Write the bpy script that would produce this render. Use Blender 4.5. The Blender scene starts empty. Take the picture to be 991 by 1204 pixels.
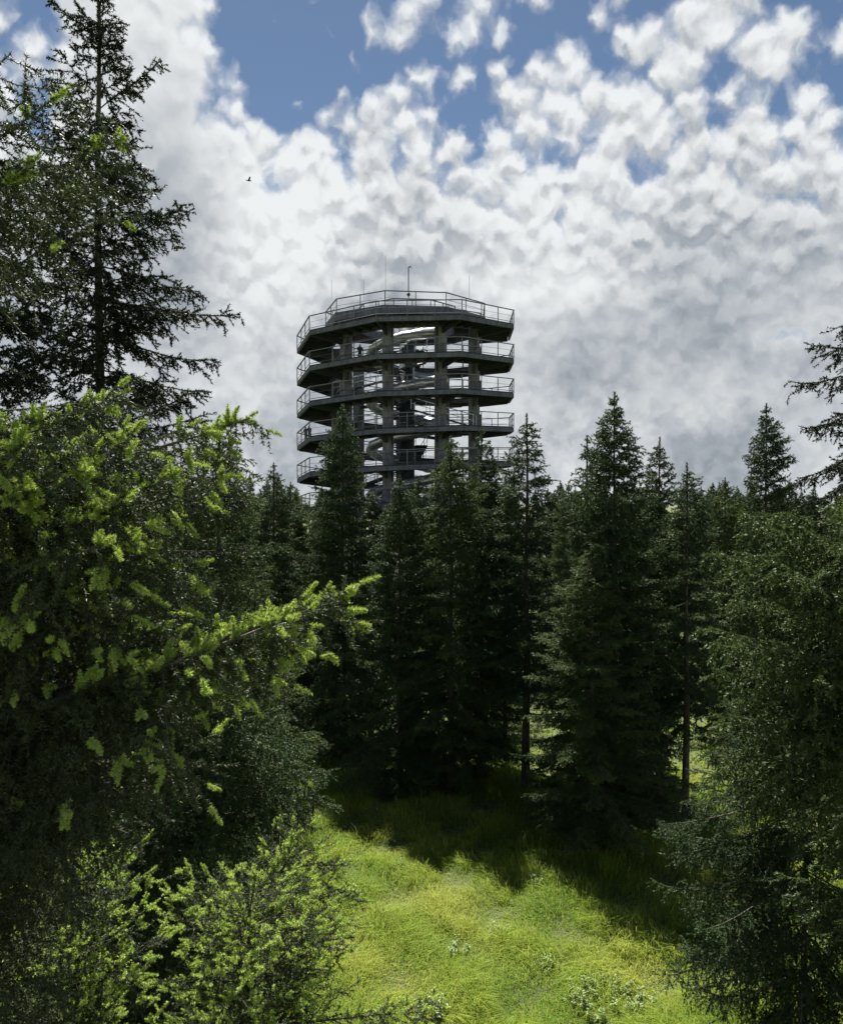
import bpy, bmesh, math, random
import numpy as np
from mathutils import Vector, Matrix, Euler

R = math.radians
F = 972.0            # focal length in pixels of the 991x1204 photograph
CX, HY = 495.5, 592.0  # centre column, horizon row
HC = 13.0            # eye height above the meadow (the viewer stands on a raised walkway)
sc = bpy.context.scene
C = sc.collection

def P(px, py, Y):
    return Vector(((px - CX) / F * Y, Y, HC + (HY - py) / F * Y))
def X_at(px, Y): return (px - CX) / F * Y
def Y_ground(py): return HC * F / (py - HY)

# ------------------------------------------------------------------ camera
cam = bpy.data.cameras.new('camera'); co = bpy.data.objects.new('camera', cam); C.objects.link(co)
cam.sensor_fit = 'VERTICAL'; cam.sensor_height = 24.0
cam.lens = 24.0 * F / 1204.0
cam.clip_start = 0.05; cam.clip_end = 20000
co.location = (0, 0, HC)
co.rotation_euler = (R(90) - math.atan((602 - HY) / F), 0, 0)
sc.camera = co

# ------------------------------------------------------------------ sun and sky
SUN_EL, SUN_AZ = R(57.5), R(-10)      # azimuth from +Y, negative = to the left of the view
sd = Vector((math.cos(SUN_EL) * math.sin(SUN_AZ), math.cos(SUN_EL) * math.cos(SUN_AZ), math.sin(SUN_EL)))
sun = bpy.data.lights.new('sun', 'SUN'); sun.energy = 5.0; sun.angle = R(0.53); sun.color = (1.0, 0.95, 0.86)
so = bpy.data.objects.new('sun', sun); C.objects.link(so)
so.rotation_euler = sd.to_track_quat('Z', 'Y').to_euler(); so.location = (0, 0, 60)

sc.view_settings.view_transform = 'Standard'; sc.view_settings.look = 'None'
sc.view_settings.exposure = 1.35; sc.view_settings.gamma = 1.0; sc.view_settings.use_curve_mapping = False

class NT:
    def __init__(s, tree): s.t = tree; s.L = tree.links
    def n(s, typ, ins=(), **kw):
        nd = s.t.nodes.new(typ)
        for k, v in kw.items(): setattr(nd, k, v)
        for k, v in (ins.items() if isinstance(ins, dict) else enumerate(ins)):
            if v is None: continue
            if isinstance(v, bpy.types.NodeSocket): s.L.new(v, nd.inputs[k])
            else: nd.inputs[k].default_value = v
        return nd
    def m(s, op, a, b=None, c=None, clamp=False):
        return s.n('ShaderNodeMath', (a, b, c), operation=op, use_clamp=clamp).outputs[0]
    def v(s, op, a, b=None, scale=None):
        nd = s.n('ShaderNodeVectorMath', (a, b), operation=op)
        if scale is not None:
            if isinstance(scale, bpy.types.NodeSocket): s.L.new(scale, nd.inputs['Scale'])
            else: nd.inputs['Scale'].default_value = scale
        return nd.outputs['Value'] if op in ('LENGTH', 'DOT_PRODUCT', 'DISTANCE') else nd.outputs[0]
    def rng(s, x, a, b, c=0.0, d=1.0, smooth=True):
        nd = s.n('ShaderNodeMapRange', (x, a, b, c, d)); nd.interpolation_type = 'SMOOTHSTEP' if smooth else 'LINEAR'
        return nd.outputs[0]
    def noise(s, vec, scale, detail=4.0, rough=0.5, dist=0.0, color=False, dim='2D'):
        nd = s.n('ShaderNodeTexNoise', noise_dimensions=dim, ins={'Vector': vec, 'Scale': scale, 'Detail': detail, 'Roughness': rough, 'Distortion': dist})
        return nd.outputs['Color'] if color else nd.outputs['Fac']
    def mix(s, fac, a, b):
        nd = s.t.nodes.new('ShaderNodeMix'); nd.data_type = 'RGBA'
        for k, v in ((0, fac), (6, a), (7, b)):
            if isinstance(v, bpy.types.NodeSocket): s.L.new(v, nd.inputs[k])
            else: nd.inputs[k].default_value = v
        return nd.outputs[2]

def build_world():
    w = bpy.data.worlds.new('World'); sc.world = w; w.use_nodes = True
    t = w.node_tree; t.nodes.clear(); g = NT(t)
    sky = g.n('ShaderNodeTexSky', sky_type='NISHITA', sun_disc=False)
    sky.sun_elevation = SUN_EL; sky.sun_rotation = SUN_AZ; sky.altitude = 1500; sky.air_density = 1.0; sky.dust_density = 0.4; sky.ozone_density = 2.0
    D = g.n('ShaderNodeTexCoord').outputs['Generated']
    sep = g.n('ShaderNodeSeparateXYZ', (D,)); x, y, z = sep.outputs
    # log-polar sky chart: puffs keep their shape and shrink towards the horizon
    el = g.m('ARCSINE', z); az = g.m('ARCTAN2', x, y); K = 1.9
    rad = g.m('MULTIPLY', g.m('EXPONENT', g.m('MULTIPLY', el, -K)), 1.84)
    Pp = g.n('ShaderNodeCombineXYZ', (g.m('MULTIPLY', rad, g.m('SINE', g.m('MULTIPLY', az, K))), g.m('MULTIPLY', rad, g.m('COSINE', g.m('MULTIPLY', az, K))), 0.0)).outputs[0]
    def bump(px, py, wx, wy, rot=0.0):
        """a soft patch of sky round a direction, half-widths wx (across) and wy (up) in degrees"""
        c = Vector((px - CX, F, HY - py)).normalized()
        rx = Vector((c.y, -c.x, 0)).normalized(); up = rx.cross(c)
        a = rx * math.cos(rot) + up * math.sin(rot); b = up * math.cos(rot) - rx * math.sin(rot)
        dv = g.v('SUBTRACT', D, tuple(c))
        e1 = g.m('DIVIDE', g.v('DOT_PRODUCT', dv, tuple(a)), math.sin(R(wx)))
        e2 = g.m('DIVIDE', g.v('DOT_PRODUCT', dv, tuple(b)), math.sin(R(wy)))
        fw = g.m('GREATER_THAN', y, 0.0)
        r = g.m('SQRT', g.m('ADD', g.m('MULTIPLY', e1, e1), g.m('MULTIPLY', e2, e2)))
        return g.m('MULTIPLY', g.rng(r, 1.0, 0.0), fw)
    # warped coordinates so that no puff is round
    wv = g.v('SUBTRACT', g.noise(Pp, 7.0, 4.0, 0.6, color=True), (0.5, 0.5, 0.5))
    W = g.v('ADD', Pp, g.v('SCALE', wv, scale=0.06))
    wv2 = g.v('SUBTRACT', g.noise(Pp, 26.0, 3.0, 0.6, color=True), (0.5, 0.5, 0.5))
    W2 = g.v('ADD', W, g.v('SCALE', wv2, scale=0.024))
    def body(vec, det):
        v1 = g.n('ShaderNodeTexVoronoi', {'Vector': vec, 'Scale': 19.0, 'Smoothness': 0.85}, feature='SMOOTH_F1', voronoi_dimensions='2D').outputs['Distance']
        v2 = g.n('ShaderNodeTexVoronoi', {'Vector': vec, 'Scale': 43.0, 'Smoothness': 0.8}, feature='SMOOTH_F1', voronoi_dimensions='2D').outputs['Distance']
        f = g.noise(vec, 6.0, det, 0.58)
        return g.m('ADD', g.m('SUBTRACT', g.m('MULTIPLY', f, 0.95), g.m('MULTIPLY', v1, 0.86)), g.m('MULTIPLY', v2, -0.22))
    n0 = body(W2, 7.0)
    n1 = body(g.v('SCALE', W2, scale=0.980), 5.0)
    n = g.m('ADD', n0, 0.02)
    relief = g.m('SUBTRACT', n0, n1)          # the side of each puff that faces the sun
    # how much of the sky is covered, by height and by patch
    cov = g.rng(z, 0.50, 0.20, -0.09, 0.66)
    def add(acc, amp, *a, **k): return g.m('ADD', acc, g.m('MULTIPLY', bump(*a, **k), amp))
    cov = add(cov, 0.62, 175, 190, 6.5, 27, rot=R(10))      # solid white bank on the left
    cov = add(cov, 0.30, 330, 330, 20, 9)
    cov = add(cov, -0.50, 350, 45, 7.0, 7.0, rot=R(-12))    # blue hole right of it
    cov = add(cov, -0.06, 480, 60, 7, 6)
    cov = add(cov, 0.15, 850, 50, 13, 9)
    cov = add(cov, 0.10, 680, 95, 9, 6)
    cov = add(cov, -0.13, 590, 205, 5, 3)
    cov = add(cov, -0.13, 800, 120, 5, 5)
    cov = add(cov, -0.15, 930, 110, 6, 4)
    cov = add(cov, -0.14, 640, 30, 7, 4)
    cov = add(cov, -0.10, 870, 185, 8, 2.5)
    cov = add(cov, -0.50, 930, 395, 5, 1.6, rot=R(8))
    # the rest of the dome, which the photograph does not show, is mostly clear
    front = g.rng(y, 0.25, 0.62, 0.0, 1.0)
    top = g.rng(z, 0.62, 0.85, 1.0, 0.0)
    cov = g.m('ADD', cov, g.m('MULTIPLY', g.m('SUBTRACT', g.m('MULTIPLY', front, top), 1.0), 0.37))
    den = g.m('ADD', n, cov)
    alpha = g.rng(den, -0.15, 0.32)
    thick = g.rng(den, 0.15, 0.75)
    big = g.noise(W, 2.3, 5.0, 0.55)
    mid = g.noise(W2, 7.0, 5.0, 0.58)
    lowz = g.rng(z, 0.40, 0.16, 0.0, 1.0)
    smooth = g.m('MAXIMUM', lowz, bump(215, 230, 9, 26, rot=R(12)))     # stratus: no separate puffs
    br = g.m('ADD', 0.80, g.m('MULTIPLY', g.rng(relief, -0.24, 0.24, -1.5, 1.5, False), g.m('SUBTRACT', 0.15, g.m('MULTIPLY', smooth, 0.12))))
    br = g.m('ADD', br, g.m('MULTIPLY', g.m('MULTIPLY', g.m('SUBTRACT', mid, 0.5), -0.42), g.m('SUBTRACT', 1.0, g.m('MULTIPLY', smooth, 0.55))))
    br = g.m('SUBTRACT', br, g.m('MULTIPLY', g.rng(big, 0.36, 0.68), g.m('ADD', g.m('MULTIPLY', lowz, 0.22), 0.06)))
    br = g.m('SUBTRACT', br, g.m('MULTIPLY', thick, g.m('ADD', g.m('MULTIPLY', lowz, 0.02), 0.10)))
    br = g.m('ADD', br, 0.12)
    def badd(acc, amp, *a, **k): return g.m('ADD', acc, g.m('MULTIPLY', bump(*a, **k), amp))
    br = badd(br, -0.17, 755, 410, 15, 5.5, rot=R(4))
    br = badd(br, -0.18, 215, 300, 6, 17)
    br = badd(br, 0.22, 330, 270, 9, 10, rot=R(30))
    br = badd(br, 0.14, 640, 335, 14, 2.5)
    br = badd(br, 0.10, 220, 60, 7, 8)
    br = badd(br, 0.12, 300, 480, 8, 5)
    br = badd(br, -0.12, 930, 470, 7, 6)
    br = g.m('MAXIMUM', g.m('MINIMUM', br, 1.02), 0.26)
    ccol = g.mix(g.rng(br, 0.30, 0.95), (0.70, 0.80, 0.92, 1), (0.955, 0.985, 1.0, 1))
    ccol = g.v('SCALE', ccol, scale=g.m('MULTIPLY', br, 0.345))
    skyc = g.v('MULTIPLY', g.v('SCALE', sky.outputs[0], scale=0.05), (0.66, 0.66, 0.63))
    alpha = g.m('MULTIPLY', alpha, g.rng(z, -0.02, 0.0))
    col = g.mix(alpha, skyc, ccol)
    bg = g.n('ShaderNodeBackground', {'Color': col, 'Strength': 1.0})
    w.cycles.sampling_method = 'MANUAL'; w.cycles.sample_map_resolution = 512
    out = g.n('ShaderNodeOutputWorld'); g.L.new(bg.outputs[0], out.inputs[0])
build_world()

# ------------------------------------------------------------------ materials
def mat(name, base=(0.5, 0.5, 0.5), rough=0.7, metal=0.0, build=None):
    m = bpy.data.materials.new(name); m.use_nodes = True
    t = m.node_tree; t.nodes.clear(); g = NT(t)
    out = g.n('ShaderNodeOutputMaterial')
    if build: sh = build(g)
    else:
        tc = g.n('ShaderNodeTexCoord').outputs['Object']
        n1 = g.noise(tc, 2.2, 5.0, 0.6, dim='3D')
        col = g.mix(n1, tuple(c * 0.72 for c in base) + (1,), tuple(min(1, c * 1.28) for c in base) + (1,))
        sh = g.n('ShaderNodeBsdfPrincipled', {'Base Color': col, 'Roughness': rough, 'Metallic': metal}).outputs[0]
    g.L.new(sh, out.inputs[0]); return m

def leafy(dark, light, trans, tmix, rough=0.55, scale=1.3):
    def b(g):
        tint = g.n('ShaderNodeAttribute', attribute_name='tint').outputs['Fac']
        tc = g.n('ShaderNodeTexCoord').outputs['Object']
        n1 = g.noise(tc, scale, 2.0, 0.5, dim='3D')
        f = g.m('ADD', g.m('MULTIPLY', tint, 0.65), g.m('MULTIPLY', g.rng(n1, 0.3, 0.7), 0.35))
        col = g.mix(f, dark + (1,), light + (1,))
        tcol = g.mix(f, tuple(c * 0.75 for c in trans) + (1,), trans + (1,))
        d = g.n('ShaderNodeBsdfPrincipled', {'Base Color': col, 'Roughness': rough, 'Specular IOR Level': 0.22}).outputs[0]
        d2 = g.n('ShaderNodeBsdfTranslucent', {'Color': tcol}).outputs[0]
        return g.n('ShaderNodeMixShader', (tmix, d, d2)).outputs[0]
    return b

def bark_nodes(c1, c2, sc_=9.0):
    def b(g):
        tc = g.n('ShaderNodeTexCoord').outputs['Object']
        mp = g.v('MULTIPLY', tc, (1, 1, 0.25))
        n1 = g.noise(mp, sc_, 6.0, 0.65, dim='3D'); n2 = g.noise(tc, 0.8, 3.0, 0.5, dim='3D')
        col = g.mix(g.rng(g.m('ADD', g.m('MULTIPLY', n1, 0.7), g.m('MULTIPLY', n2, 0.3)), 0.35, 0.65), c1 + (1,), c2 + (1,))
        bump = g.n('ShaderNodeBump', {'Strength': 0.6, 'Distance': 0.03, 'Height': n1})
        return g.n('ShaderNodeBsdfPrincipled', {'Base Color': col, 'Roughness': 0.9, 'Normal': bump.outputs[0]}).outputs[0]
    return b

M = {}
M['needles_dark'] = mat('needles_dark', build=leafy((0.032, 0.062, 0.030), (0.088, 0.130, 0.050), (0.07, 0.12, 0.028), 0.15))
M['needles_backlit'] = mat('needles_shade', build=leafy((0.014, 0.022, 0.014), (0.045, 0.056, 0.028), (0.04, 0.06, 0.018), 0.08))  # darker copy of the needles: backlit shade of the silhouetted spruces put into the colour
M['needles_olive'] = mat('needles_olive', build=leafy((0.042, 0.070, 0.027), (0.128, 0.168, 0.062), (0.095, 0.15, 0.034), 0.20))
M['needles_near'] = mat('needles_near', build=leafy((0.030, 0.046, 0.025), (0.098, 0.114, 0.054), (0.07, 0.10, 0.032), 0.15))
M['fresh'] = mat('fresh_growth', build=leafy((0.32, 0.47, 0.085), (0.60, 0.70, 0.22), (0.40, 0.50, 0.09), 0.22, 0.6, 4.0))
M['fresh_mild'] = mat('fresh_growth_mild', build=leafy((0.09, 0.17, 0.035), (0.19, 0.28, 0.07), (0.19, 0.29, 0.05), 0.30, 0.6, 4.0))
M['bark'] = mat('spruce_bark', build=bark_nodes((0.035, 0.028, 0.022), (0.12, 0.10, 0.085)))
M['twig'] = mat('twig_bark', build=bark_nodes((0.05, 0.042, 0.035), (0.17, 0.15, 0.125), 20))
M['deadwood'] = mat('deadwood', build=bark_nodes((0.018, 0.015, 0.012), (0.065, 0.055, 0.045), 12))
M['steel'] = mat('dark_steel', (0.035, 0.036, 0.040), 0.55, 0.0)
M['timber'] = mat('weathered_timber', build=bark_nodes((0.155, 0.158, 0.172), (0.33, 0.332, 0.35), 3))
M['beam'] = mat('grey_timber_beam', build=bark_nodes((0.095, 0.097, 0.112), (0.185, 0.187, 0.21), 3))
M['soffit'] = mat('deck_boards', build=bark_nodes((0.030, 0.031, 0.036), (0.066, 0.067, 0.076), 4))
M['rail'] = mat('railing_steel', (0.17, 0.175, 0.19), 0.45, 0.3)
M['silver'] = mat('slide_steel', (0.58, 0.60, 0.61), 0.32, 0.9)
M['teal'] = mat('core_paint', (0.030, 0.045, 0.052), 0.55)
M['cloth_dark'] = mat('dark_cloth', (0.02, 0.02, 0.025), 0.9)
M['cloth_blue'] = mat('blue_cloth', (0.03, 0.04, 0.09), 0.9)
M['skin'] = mat('skin', (0.45, 0.29, 0.21), 0.6)
M['feather'] = mat('feather', (0.02, 0.02, 0.02), 0.7)

# ------------------------------------------------------------------ mesh helpers
rng = np.random.default_rng(7)

def tris_mesh(name, V, tint=None):
    """V: (n,3,3) loose triangles; tint: (n,) random shade per leaf"""
    n = len(V); me = bpy.data.meshes.new(name)
    me.vertices.add(n * 3); me.vertices.foreach_set('co', np.ascontiguousarray(V, dtype=np.float32).ravel())
    me.loops.add(n * 3); me.loops.foreach_set('vertex_index', np.arange(n * 3, dtype=np.int32))
    me.polygons.add(n); me.polygons.foreach_set('loop_start', np.arange(0, n * 3, 3, dtype=np.int32))
    if tint is not None:
        a = me.attributes.new('tint', 'FLOAT', 'FACE'); a.data.foreach_set('value', tint.astype(np.float32))
    me.update(calc_edges=True)
    return me

def poly_mesh(name, V, Fs, smooth=False):
    me = bpy.data.meshes.new(name); me.from_pydata([tuple(v) for v in V], [], Fs); me.update()
    if smooth: me.polygons.foreach_set('use_smooth', [True] * len(me.polygons))
    return me

class MB:
    """collects boxes, bars and tubes into one mesh"""
    def __init__(s): s.V = []; s.Fs = []
    def add(s, V, Fs):
        o = len(s.V); s.V += [tuple(v) for v in V]; s.Fs += [tuple(i + o for i in f) for f in Fs]; return s
    def hexa(s, b, t):
        """four bottom corners, four top corners, same winding"""
        return s.add(list(b) + list(t), [(3, 2, 1, 0), (4, 5, 6, 7), (0, 1, 5, 4), (1, 2, 6, 5), (2, 3, 7, 6), (3, 0, 4, 7)])
    def bar(s, a, b, w, h):
        """box-section bar from a to b, w across, h high"""
        a, b = Vector(a), Vector(b); d = (b - a).normalized()
        up = Vector((0, 0, 1)) if abs(d.z) < 0.95 else Vector((0, 1, 0))
        sx = d.cross(up).normalized(); uz = sx.cross(d).normalized()
        q = [(-1, -1), (1, -1), (1, 1), (-1, 1)]
        return s.hexa([a + sx * (i * w / 2) + uz * (j * h / 2) for i, j in q], [b + sx * (i * w / 2) + uz * (j * h / 2) for i, j in q])
    def tube(s, pts, rad, seg=8, cap=True):
        pts = [Vector(p) for p in pts]; n = len(pts)
        if not hasattr(rad, '__len__'): rad = [rad] * n
        V = []; prev = None
        for i, p in enumerate(pts):
            d = (pts[min(i + 1, n - 1)] - pts[max(i - 1, 0)]).normalized()
            if prev is None:
                up = Vector((0, 0, 1)) if abs(d.z) < 0.9 else Vector((1, 0, 0)); sx = d.cross(up).normalized()
            else: sx = (prev - d * prev.dot(d)).normalized()
            prev = sx; sy = d.cross(sx)
            V += [p + (sx * math.cos(2 * math.pi * k / seg) + sy * math.sin(2 * math.pi * k / seg)) * rad[i] for k in range(seg)]
        Fs = [(i * seg + k, i * seg + (k + 1) % seg, (i + 1) * seg + (k + 1) % seg, (i + 1) * seg + k) for i in range(n - 1) for k in range(seg)]
        if cap: Fs += [tuple(range(seg - 1, -1, -1)), tuple(range((n - 1) * seg, n * seg))]
        return s.add(V, Fs)
    def build(s, name, m, parent=None, smooth=False):
        me = poly_mesh(name, s.V, s.Fs, smooth); me.materials.append(m)
        o = bpy.data.objects.new(name, me); C.objects.link(o); o.parent = parent; return o

def link(name, me, m=None, parent=None):
    if m is not None and not me.materials: me.materials.append(m)
    o = bpy.data.objects.new(name, me); C.objects.link(o); o.parent = parent; return o
def empty(name, loc, rz=0.0):
    o = bpy.data.objects.new(name, None); C.objects.link(o); o.location = loc; o.rotation_euler = (0, 0, rz); o.empty_display_size = 0.3; return o
def tag(o, label=None, cat=None, group=None, kind=None):
    for k, v in (('label', label), ('category', cat), ('group', group), ('kind', kind)):
        if v: o[k] = v
    return o
def copy_tree(o, parent=None):
    c = o.copy(); C.objects.link(c); c.parent = parent
    for ch in list(o.children): copy_tree(ch, c)
    return c

# ------------------------------------------------------------------ ground
def ground_z(x, y):
    return 0.16 * np.sin(x * 0.23 + 1.0) * np.cos(y * 0.19) + 0.07 * np.sin(x * 0.9 + y * 0.6) + 0.05 * np.cos(y * 1.1 - x * 0.4)
def gz(x, y): return float(ground_z(np.float64(x), np.float64(y)))
def build_ground():
    n = 181
    u = np.linspace(-1, 1, n); ax = np.sinh(u * 6.2) / np.sinh(6.2) * 6000
    X, Y = np.meshgrid(ax, ax + 25); fade = np.exp(-((X / 150) ** 2 + ((Y - 25) / 150) ** 2))
    Z = ground_z(X, Y) * fade
    V = np.stack([X, Y, Z], -1).reshape(-1, 3)
    Fs = [(j * n + i, j * n + i + 1, (j + 1) * n + i + 1, (j + 1) * n + i) for j in range(n - 1) for i in range(n - 1)]
    me = poly_mesh('ground', V, Fs, True)
    def nodes(g):
        tc = g.n('ShaderNodeTexCoord').outputs['Object']
        n1 = g.noise(tc, 0.35, 5.0, 0.6, dim='3D'); n2 = g.noise(tc, 6.0, 6.0, 0.7, dim='3D')
        c = g.mix(g.rng(n1, 0.35, 0.65), (0.055, 0.085, 0.018, 1), (0.10, 0.115, 0.035, 1))
        c = g.mix(g.rng(n2, 0.45, 0.75, 0.0, 0.7), c, (0.055, 0.045, 0.022, 1))
        bump = g.n('ShaderNodeBump', {'Strength': 1.0, 'Distance': 0.12, 'Height': n2})
        return g.n('ShaderNodeBsdfPrincipled', {'Base Color': c, 'Roughness': 0.95, 'Normal': bump.outputs[0]}).outputs[0]
    tag(link('ground', me, mat('meadow_soil', build=nodes)), kind='structure')
build_ground()

# ------------------------------------------------------------------ meadow grass
def build_grass():
    def scatter(n, y0, y1, power=1.0):
        # more blades near the viewer
        yy = y0 + (y1 - y0) * rng.random(n) ** power
        xx = (rng.random(n) * 2 - 1) * (0.56 * yy + 1.0); return xx, yy
    out = []; tn = []
    def blades(xx, yy, h0, h1, w, lean, tlo, thi, bend=0.35):
        n = len(xx); clump = 0.75 + 0.5 * np.sin(xx * 1.7 + 0.6 * np.sin(yy * 1.3)) * np.sin(yy * 1.45 + 1.0 + 0.8 * np.sin(xx * 0.9))
        h = (h0 + (h1 - h0) * rng.random(n)) * clump
        a = rng.random(n) * 2 * np.pi
        wx = 0.35 * np.sin(xx * 0.55 + yy * 0.35); wy = 0.35 * np.cos(xx * 0.42 - yy * 0.5)     # wind-laid tufts
        lx = np.cos(a) * lean + wx * lean * 1.6; ly = np.sin(a) * lean + wy * lean * 1.6
        base = np.stack([xx, yy, ground_z(xx, yy) - 0.02], -1)
        b = rng.random(n) * 2 * np.pi; side = np.stack([np.cos(b), np.sin(b), np.zeros(n)], -1) * (w * (0.7 + 0.6 * rng.random(n)))[:, None]
        mid = base + np.stack([lx * h * 0.35, ly * h * 0.35, h * 0.62], -1)
        tip = base + np.stack([lx * h * (1 + bend), ly * h * (1 + bend), h * (1.0 - 0.35 * lean)], -1)
        V = np.stack([np.stack([base - side / 2, base + side / 2, mid + side * 0.4], 1), np.stack([mid + side * 0.4, mid - side * 0.4, base - side / 2], 1),
                      np.stack([mid - side * 0.4, mid + side * 0.4, tip], 1)], 1).reshape(-1, 3, 3)
        patch = 0.5 + 0.5 * np.sin(xx * 0.8 + 1.2 * np.sin(yy * 0.55)) * np.cos(yy * 0.7 + np.sin(xx * 0.6))
        t = np.clip(tlo + (thi - tlo) * (0.40 * rng.random(n) + 0.60 * patch), 0, 1)
        out.append(V); tn.append(np.repeat(t, 3))
    xx, yy = scatter(240000, 18.5, 40, 1.25); blades(xx, yy, 0.22, 0.55, 0.0155, 0.85, 0.0, 0.85)
    xx, yy = scatter(45000, 38, 75, 1.2); blades(xx, yy, 0.25, 0.6, 0.035, 0.85, 0.0, 0.85)
    xx, yy = scatter(16000, 18.5, 36, 1.2); blades(xx, yy, 0.5, 0.85, 0.012, 0.25, 0.75, 1.0)     # seed stalks
    # taller tussocks
    cx, cy = scatter(420, 18.5, 40, 1.2); k = np.repeat(np.arange(420), 60); r_ = 0.16 * np.abs(rng.normal(size=len(k))); a_ = rng.random(len(k)) * 6.283
    blades(cx[k] + r_ * np.cos(a_), cy[k] + r_ * np.sin(a_), 0.45, 0.85, 0.017, 0.6, 0.15, 0.9)
    # patches of broad low leaves between the blades
    xx, yy = scatter(60000, 18.5, 42, 1.2); pt = np.sin(xx * 1.1 + 2.0 * np.sin(yy * 0.43)) * np.cos(yy * 0.9 + 1.3 * np.sin(xx * 0.37)); k = (pt > 0.35) & (rng.random(len(xx)) < (pt - 0.2))
    blades(xx[k], yy[k], 0.14, 0.40, 0.062, 1.0, 0.0, 0.25)
    V = np.concatenate(out); t = np.concatenate(tn)
    def nodes(g):
        tint = g.n('ShaderNodeAttribute', attribute_name='tint').outputs['Fac']
        r = g.n('ShaderNodeValToRGB', (tint,)); e = r.color_ramp
        e.elements[0].position = 0; e.elements[0].color = (0.115, 0.205, 0.026, 1); e.elements[1].position = 1; e.elements[1].color = (0.47, 0.45, 0.15, 1)
        for p_, c_ in ((0.35, (0.205, 0.300, 0.036, 1)), (0.7, (0.345, 0.395, 0.066, 1))):
            k = e.elements.new(p_); k.color = c_
        d = g.n('ShaderNodeBsdfPrincipled', {'Base Color': r.outputs[0], 'Roughness': 0.75, 'Specular IOR Level': 0.12}).outputs[0]
        d2 = g.n('ShaderNodeBsdfTranslucent', {'Color': g.v('SCALE', r.outputs[0], scale=1.1)}).outputs[0]
        return g.n('ShaderNodeMixShader', (0.45, d, d2)).outputs[0]
    o = link('meadow_grass', tris_mesh('meadow_grass', V, t), mat('meadow_grass', build=nodes))
    tag(o, 'long yellow green meadow grass in the clearing', 'grass', kind='stuff')
build_grass()

# ------------------------------------------------------------------ spruces
def nrm(v): return v / np.maximum(np.linalg.norm(v, axis=-1, keepdims=True), 1e-9)
UP = np.array([0.0, 0.0, 1.0])

class Axes:
    """curves p(u) = p0 + L (d u + c u^2 + e u^3)"""
    def __init__(s, p0, d, L, c, e): s.p0, s.d, s.L, s.c, s.e = p0, d, L, c, e
    def at(s, i, u):
        u = u[:, None]; return s.p0[i] + s.L[i][:, None] * (s.d[i] * u + s.c[i] * u ** 2 + s.e[i] * u ** 3)
    def tan(s, i, u):
        u = u[:, None]; return nrm(s.d[i] + 2 * s.c[i] * u + 3 * s.e[i] * u ** 2)

def tube_axes(ax, r0, r1, seg, steps):
    """tapered tubes along all axes at once -> vertices, quads"""
    n = len(ax.L); idx = np.repeat(np.arange(n), steps + 1); u = np.tile(np.linspace(0, 1, steps + 1), n)
    p = ax.at(idx, u); t = ax.tan(idx, u)
    sx = nrm(np.cross(t, UP) + 1e-6); sy = np.cross(t, sx)
    r = (r0[idx] * (1 - u) + r1[idx] * u)[:, None]
    a = np.arange(seg) * 2 * np.pi / seg
    V = p[:, None, :] + r[:, None, :] * (sx[:, None, :] * np.cos(a)[None, :, None] + sy[:, None, :] * np.sin(a)[None, :, None])
    V = V.reshape(-1, 3)
    base = (np.arange(n)[:, None] * (steps + 1) + np.arange(steps)[None, :]).ravel() * seg
    k = np.arange(seg); k2 = (k + 1) % seg
    Q = np.stack([base[:, None] + k, base[:, None] + k2, base[:, None] + seg + k2, base[:, None] + seg + k], -1).reshape(-1, 4)
    return V, Q

def quads_mesh(name, V, Q):
    me = bpy.data.meshes.new(name); me.vertices.add(len(V)); me.vertices.foreach_set('co', V.astype(np.float32).ravel())
    me.loops.add(Q.size); me.loops.foreach_set('vertex_index', Q.astype(np.int32).ravel())
    me.polygons.add(len(Q)); me.polygons.foreach_set('loop_start', np.arange(0, Q.size, 4, dtype=np.int32)); me.update(calc_edges=True)
    return me

def needles(rg, ax, per_m, nl, nw, u0=0.0, spread=(0.5, 1.0), tintbase=None, flat=0.0, lmod=None):
    """loose needle triangles round every axis from u0 on"""
    cnt = rg.poisson(np.maximum(ax.L * (1 - u0) * per_m, 0.01))
    i = np.repeat(np.arange(len(ax.L)), cnt); n = len(i)
    if n == 0: return np.zeros((0, 3, 3)), np.zeros(0)
    u = u0 + (1 - u0) * rg.random(n)
    p = ax.at(i, u); t = ax.tan(i, u)
    q = rg.normal(size=(n, 3)); q -= t * np.sum(q * t, -1, keepdims=True); q = nrm(q)
    if flat: q[:, 2] *= (1 - flat); q = nrm(q)
    s = spread[0] + (spread[1] - spread[0]) * rg.random(n)[:, None]
    d = nrm(t * (1.15 - s) + q * s)
    ln = nl * (0.7 + 0.6 * rg.random(n))
    if lmod is not None: ln = ln * lmod(u)
    w = nrm(np.cross(d, rg.normal(size=(n, 3)))) * (nw * 0.5)
    V = np.stack([p - w, p + w, p + d * ln[:, None]], 1)
    tb = rg.random(len(ax.L)) if tintbase is None else tintbase
    return V, np.clip(0.6 * tb[i] + 0.4 * rg.random(n), 0, 1)

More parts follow.
